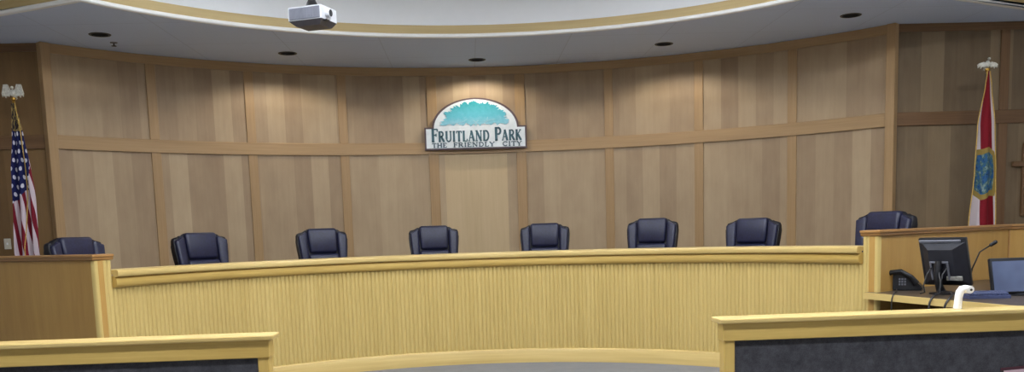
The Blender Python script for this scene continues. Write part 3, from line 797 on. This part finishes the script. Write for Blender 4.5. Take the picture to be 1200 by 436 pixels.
# ------------------------------------------------------------------ clerk's desk and what stands on it
HD = .92
t = empty('clerk_desk', (4.6, .6, 0)); tag(t, 'dark topped side desk with pale wood edge in front of right end counter', 'desk')
off = Vector((-4.6, -.6, 0))
e0, e1 = Vector((3.675, 1.33)), Vector((4.2, -1.1))
nrm = Vector((.81, .588)); fr = Vector((.588, -.81))
P2 = wr0 + dr*2.2 + fr*.015; P1 = Vector((3.642, 1.425))
top = [tuple(P1), (e1.x, e1.y), (5.55, e1.y), tuple(P2)]
bm = bmesh.new(); slab(bm, top, HD-.035, HD); shifted(bm, off); link('desktop', bm, plain('dark_laminate', (74, 62, 50), .35, var=.12), t)
bm = bmesh.new(); sweep(bm, [top[0], top[1], top[2]], [(-.03, HD-.06), (.0, HD-.06), (.0, HD), (-.03, HD)][::-1]); shifted(bm, off); link('edge_band', bm, 'oak_light', t)
bm = bmesh.new(); box(bm, 4.32, 5.5, -1.06, -1.02, 0, HD-.06); uv_box(bm, 'z'); shifted(bm, off); link('end_panel', bm, 'oak', t)
bm = bmesh.new(); box(bm, 5.46, 5.5, -1.02, 2.3, 0, HD-.036); uv_box(bm, 'z'); shifted(bm, off); link('side_panel', bm, 'cap_brown', t)
bm = bmesh.new(); box(bm, 4.2, 5.45, .2, .23, .35, HD-.036); uv_box(bm, 'x'); shifted(bm, off); link('modesty_panel', bm, plain('red_brown_panel', (86, 50, 36), .5, var=.1), t)

# monitor seen from behind
t = empty('monitor', (4.16, .93, HD+.001), math.radians(-52)); tag(t, 'black monitor seen from behind in front of plywood counter', 'monitor')
TM = Matrix.Translation((0, 0, .30)) @ Matrix.Rotation(math.radians(20), 4, 'X')
bm = bmesh.new(); box(bm, -.215, .215, -.018, .022, -.235, .225, .008, 2, TM); link('bezel_shell', bm, 'black_plastic', t, True)
bm = bmesh.new()
A = [(-.19, -.215), (.205, -.215), (.205, .19), (-.19, .19)]; B = [(-.12, -.15), (.10, -.15), (.10, .13), (-.12, .13)]
va = [bm.verts.new((x, -.017, z)) for x, z in A]; vb = [bm.verts.new((x, -.06, z)) for x, z in B]
bm.faces.new(va); bm.faces.new(vb[::-1])
for i in range(4): bm.faces.new((va[i], va[(i+1) % 4], vb[(i+1) % 4], vb[i]))
bmesh.ops.transform(bm, matrix=TM, verts=bm.verts); link('back_cover', bm, plain('back_cover', (32, 33, 42), .45, var=.12), t)
bm = bmesh.new(); box(bm, -.2, .2, .0225, .0245, -.215, .205, 0, 1, TM); link('screen', bm, plain('dark_screen', (10, 12, 18), .15, var=.1), t)
bm = bmesh.new(); box(bm, -.205, .17, -.03, -.016, .188, .214, .004, 1, TM); link('top_ridge', bm, 'grey_plastic', t)
bm = bmesh.new()
for a in ((-.085, .085, .085, .1), (-.085, -.068, -.08, .085), (.068, .085, -.08, .085)): box(bm, a[0]-.03, a[1]-.03, -.075, -.058, a[2]-.08, a[3]-.08, .003, 1, TM)
link('mount_frame', bm, 'grey_plastic', t)
bm = bmesh.new(); box(bm, .02, .16, -.068, -.05, -.165, -.125, .002, 1, TM); link('rating_label', bm, plain('label_grey', (150, 148, 142), .6, var=.12, scale=60), t)
bm = bmesh.new(); tube(bm, [(-.03, -.07, .3), (-.03, -.085, .2), (-.03, -.05, .08), (-.03, 0, .02)], [.03, .034, .034, .04], 12)
lathe(bm, [(.13, .0), (.13, .012), (.06, .022), (.03, .03)], 26); link('stand', bm, 'black_plastic', t, True)
bm = bmesh.new()
for k, (x0, dx) in enumerate(((-.10, -.03), (-.02, .05), (.04, -.02))):
    tube(bm, [(x0, -.06, .24), (x0+dx*.4, -.12, .18), (x0+dx, -.14, .08), (x0+dx*.5, -.15, .02), (x0+dx, -.2, .012)], .007, 6)
link('cable', bm, plain('cable_black', (26, 26, 28), .5, var=.1), t, True)

# cables that drop over the desk edge below the monitor
def cable(name, pts, label, c=(28, 28, 30), r=.007):
    bm = bmesh.new(); P = [Vector(p) for p in pts]; out = []
    for i in range(len(P)-1):
        p0, p1, p2, p3 = P[max(i-1, 0)], P[i], P[i+1], P[min(i+2, len(P)-1)]
        for k in range(6):
            q = k/6; out.append(.5*((2*p1) + (p2-p0)*q + (2*p0-5*p1+4*p2-p3)*q*q + (3*p1-p0-3*p2+p3)*q**3))
    out.append(P[-1]); tube(bm, out, r, 6)
    o = link(name, bm, plain(name+'_sheath', c, .5, var=.1), None, True); return tag(o, label, 'cable')

cable('monitor_cable', [(4.12, .84, .95), (3.95, .62, .95), (3.835, .5, .937), (3.785, .47, .86), (3.80, .48, .7), (3.84, .52, .5)], 'black cable looped over the desk edge below the monitor', r=.009)
cable('power_cable', [(4.14, .78, .95), (3.98, .45, .95), (3.875, .30, .937), (3.825, .28, .86), (3.85, .30, .72), (3.92, .4, .5)], 'dark cable hanging off the desk edge left of white elbow fitting', (34, 32, 34), .01)
cable('phone_cable', [(3.93, 1.40, .94), (3.80, 1.12, .94), (3.72, 1.0, .932), (3.69, .98, .86), (3.70, .99, .65), (3.72, 1.0, .4)], 'thin dark cable dropping over the desk edge below the telephone', (40, 36, 36), .006)

# desk phone
t = empty('desk_phone', (4.07, 1.58, HD+.001), math.radians(-30)); t.scale = (1.12, 1.12, 1.15); tag(t, 'black desk telephone beside the reeded corner of the right counter', 'telephone')
bm = bmesh.new(); prism(bm, [(-.15, .0), (.17, .0), (.165, .03), (.06, .13), (-.02, .165), (-.09, .15), (-.14, .12)], -.1, .1)
bmesh.ops.bevel(bm, geom=list(bm.edges), offset=.01, segments=2, affect='EDGES'); link('body', bm, 'black_plastic', t, True)
bm = bmesh.new(); tube(bm, [(-.13, -.115, .1), (-.09, -.135, .155), (0, -.14, .165), (.08, -.135, .115), (.12, -.115, .06)], [.03, .022, .02, .022, .03], 10); link('handset', bm, 'black_metal', t, True)
bm = bmesh.new()
for i in range(3):
    for j in range(3): box(bm, -.02+.022*i, -.006+.022*i, -.105, -.099, .045+.022*j, .06+.022*j)
link('keypad', bm, 'grey_plastic', t)
bm = bmesh.new()
pts = [(-.13+.004*cos(k*.9), -.13+.014*sin(k*.9), .075-.0015*k) for k in range(0, 44)]
tube(bm, pts, .004, 5); link('coiled_cord', bm, 'black_plastic', t, True)

# gooseneck microphones
def gooseneck(loc, pts, label, rt_=.007):
    t = empty('gooseneck_microphone', loc); tag(t, label, 'microphone')
    bm = bmesh.new(); lathe(bm, [(.05, 0), (.052, .012), (.04, .025), (.015, .035)], 18); link('base', bm, 'black_plastic', t, True)
    bm = bmesh.new(); tube(bm, pts, rt_, 8); link('stem', bm, 'black_metal', t, True)
    d = (Vector(pts[-1])-Vector(pts[-2])).normalized(); a = Vector(pts[-1])
    bm = bmesh.new(); cyl(bm, a-d*.005, a+d*.05, .016, .019, 12); sphere(bm, a+d*.05, .019, seg=10); link('capsule', bm, 'black_plastic', t, True)
gooseneck((4.41, .98, HD+.001), [(0, 0, .03), (.01, 0, .12), (.03, 0, .22), (.09, -.01, .37), (.185, -.02, .43)], 'black gooseneck microphone curving beside the monitor on the side desk')
tm = -1.118
gooseneck((4.22*sin(tm), 4.22*cos(tm), 1.205), [(0, 0, .03), (.0, 0, .1), (-.005, 0, .14), (-.015, -.01, .165)], 'small black microphone tip above the left end of the bench', .006)

# second screen at the right edge with its dark keyboard
t = empty('flat_screen', (4.63, .55, HD+.001), math.radians(4)); tag(t, 'black framed screen with blue grey glass at the right edge', 'screen')
TM = Matrix.Translation((0, 0, .165)) @ Matrix.Rotation(math.radians(-12), 4, 'X')
bm = bmesh.new(); box(bm, -.27, .27, -.012, .03, -.15, .165, .01, 2, TM); link('bezel', bm, 'black_plastic', t, True)
def screen_mat():
    m, tt, b = new_mat('blue_grey_glass', .3, 0, .6)
    tc = N(tt, 'ShaderNodeTexCoord'); f = noise(tt, tc.outputs['Object'], 1, 1, 3, 2, .5)
    tt.links.new(ramp(tt, f, [(.3, (70, 80, 108)), (.7, (104, 116, 146))]), b.inputs['Base Color']); return m
bm = bmesh.new(); box(bm, -.255, .255, -.0145, -.011, -.135, .135, 0, 1, TM); link('glass', bm, screen_mat(), t)
bm = bmesh.new(); lathe(bm, [(.11, 0), (.11, .012), (.03, .02), (.025, .06)], 20); link('foot', bm, 'black_plastic', t, True)
t = empty('keyboard', (4.22, .34, HD+.001), math.radians(-8)); t.scale = (1, 1, 1.6); tag(t, 'slate blue keyboard lying before the blue grey screen', 'keyboard')
bm = bmesh.new(); prism(bm, [(-.07, 0), (.07, 0), (.07, .03), (-.07, .016)], -.17, .17)
bmesh.ops.rotate(bm, cent=(0, 0, 0), matrix=Matrix.Rotation(PI/2, 3, 'Z'), verts=bm.verts); link('tray', bm, 'slate_plastic', t)
bm = bmesh.new()
for i in range(14):
    for j in range(5): box(bm, -.16+.0229*i, -.16+.0229*i+.019, -.058+.0235*j, -.058+.0235*j+.019, .018+.0024*j, .029+.0024*j, .002, 1)
link('keys', bm, 'slate_plastic', t)

# white elbow on the partition cap
t = empty('elbow_stand', (2.79, -1.85, 1.06), math.radians(10)); t.scale = (1.2, 1.2, 1.02); tag(t, 'small white elbow-shaped fitting standing on the right partition cap', 'fitting')
bm = bmesh.new(); tube(bm, [(0, 0, 0), (.003, 0, .03), (.006, 0, .07), (.012, 0, .1), (.022, -.004, .118), (.04, -.01, .122)], [.021, .0195, .019, .0205, .021, .02], 16); link('neck', bm, 'white_plastic', t, True)
bm = bmesh.new(); cyl(bm, (.052, .026, .114), (.052, -.03, .114), .0235, .0235, 20); bmesh.ops.bevel(bm, geom=[e for e in bm.edges if len(e.link_faces) == 2 and any(len(f.verts) > 4 for f in e.link_faces)], offset=.004, segments=2, affect='EDGES'); hd = link('head', bm, 'white_plastic', t, True)
bm = bmesh.new(); cyl(bm, (.054, -.029, .113), (.054, -.032, .113), .007, .007, 14); link('opening', bm, 'black_plastic', hd, True)
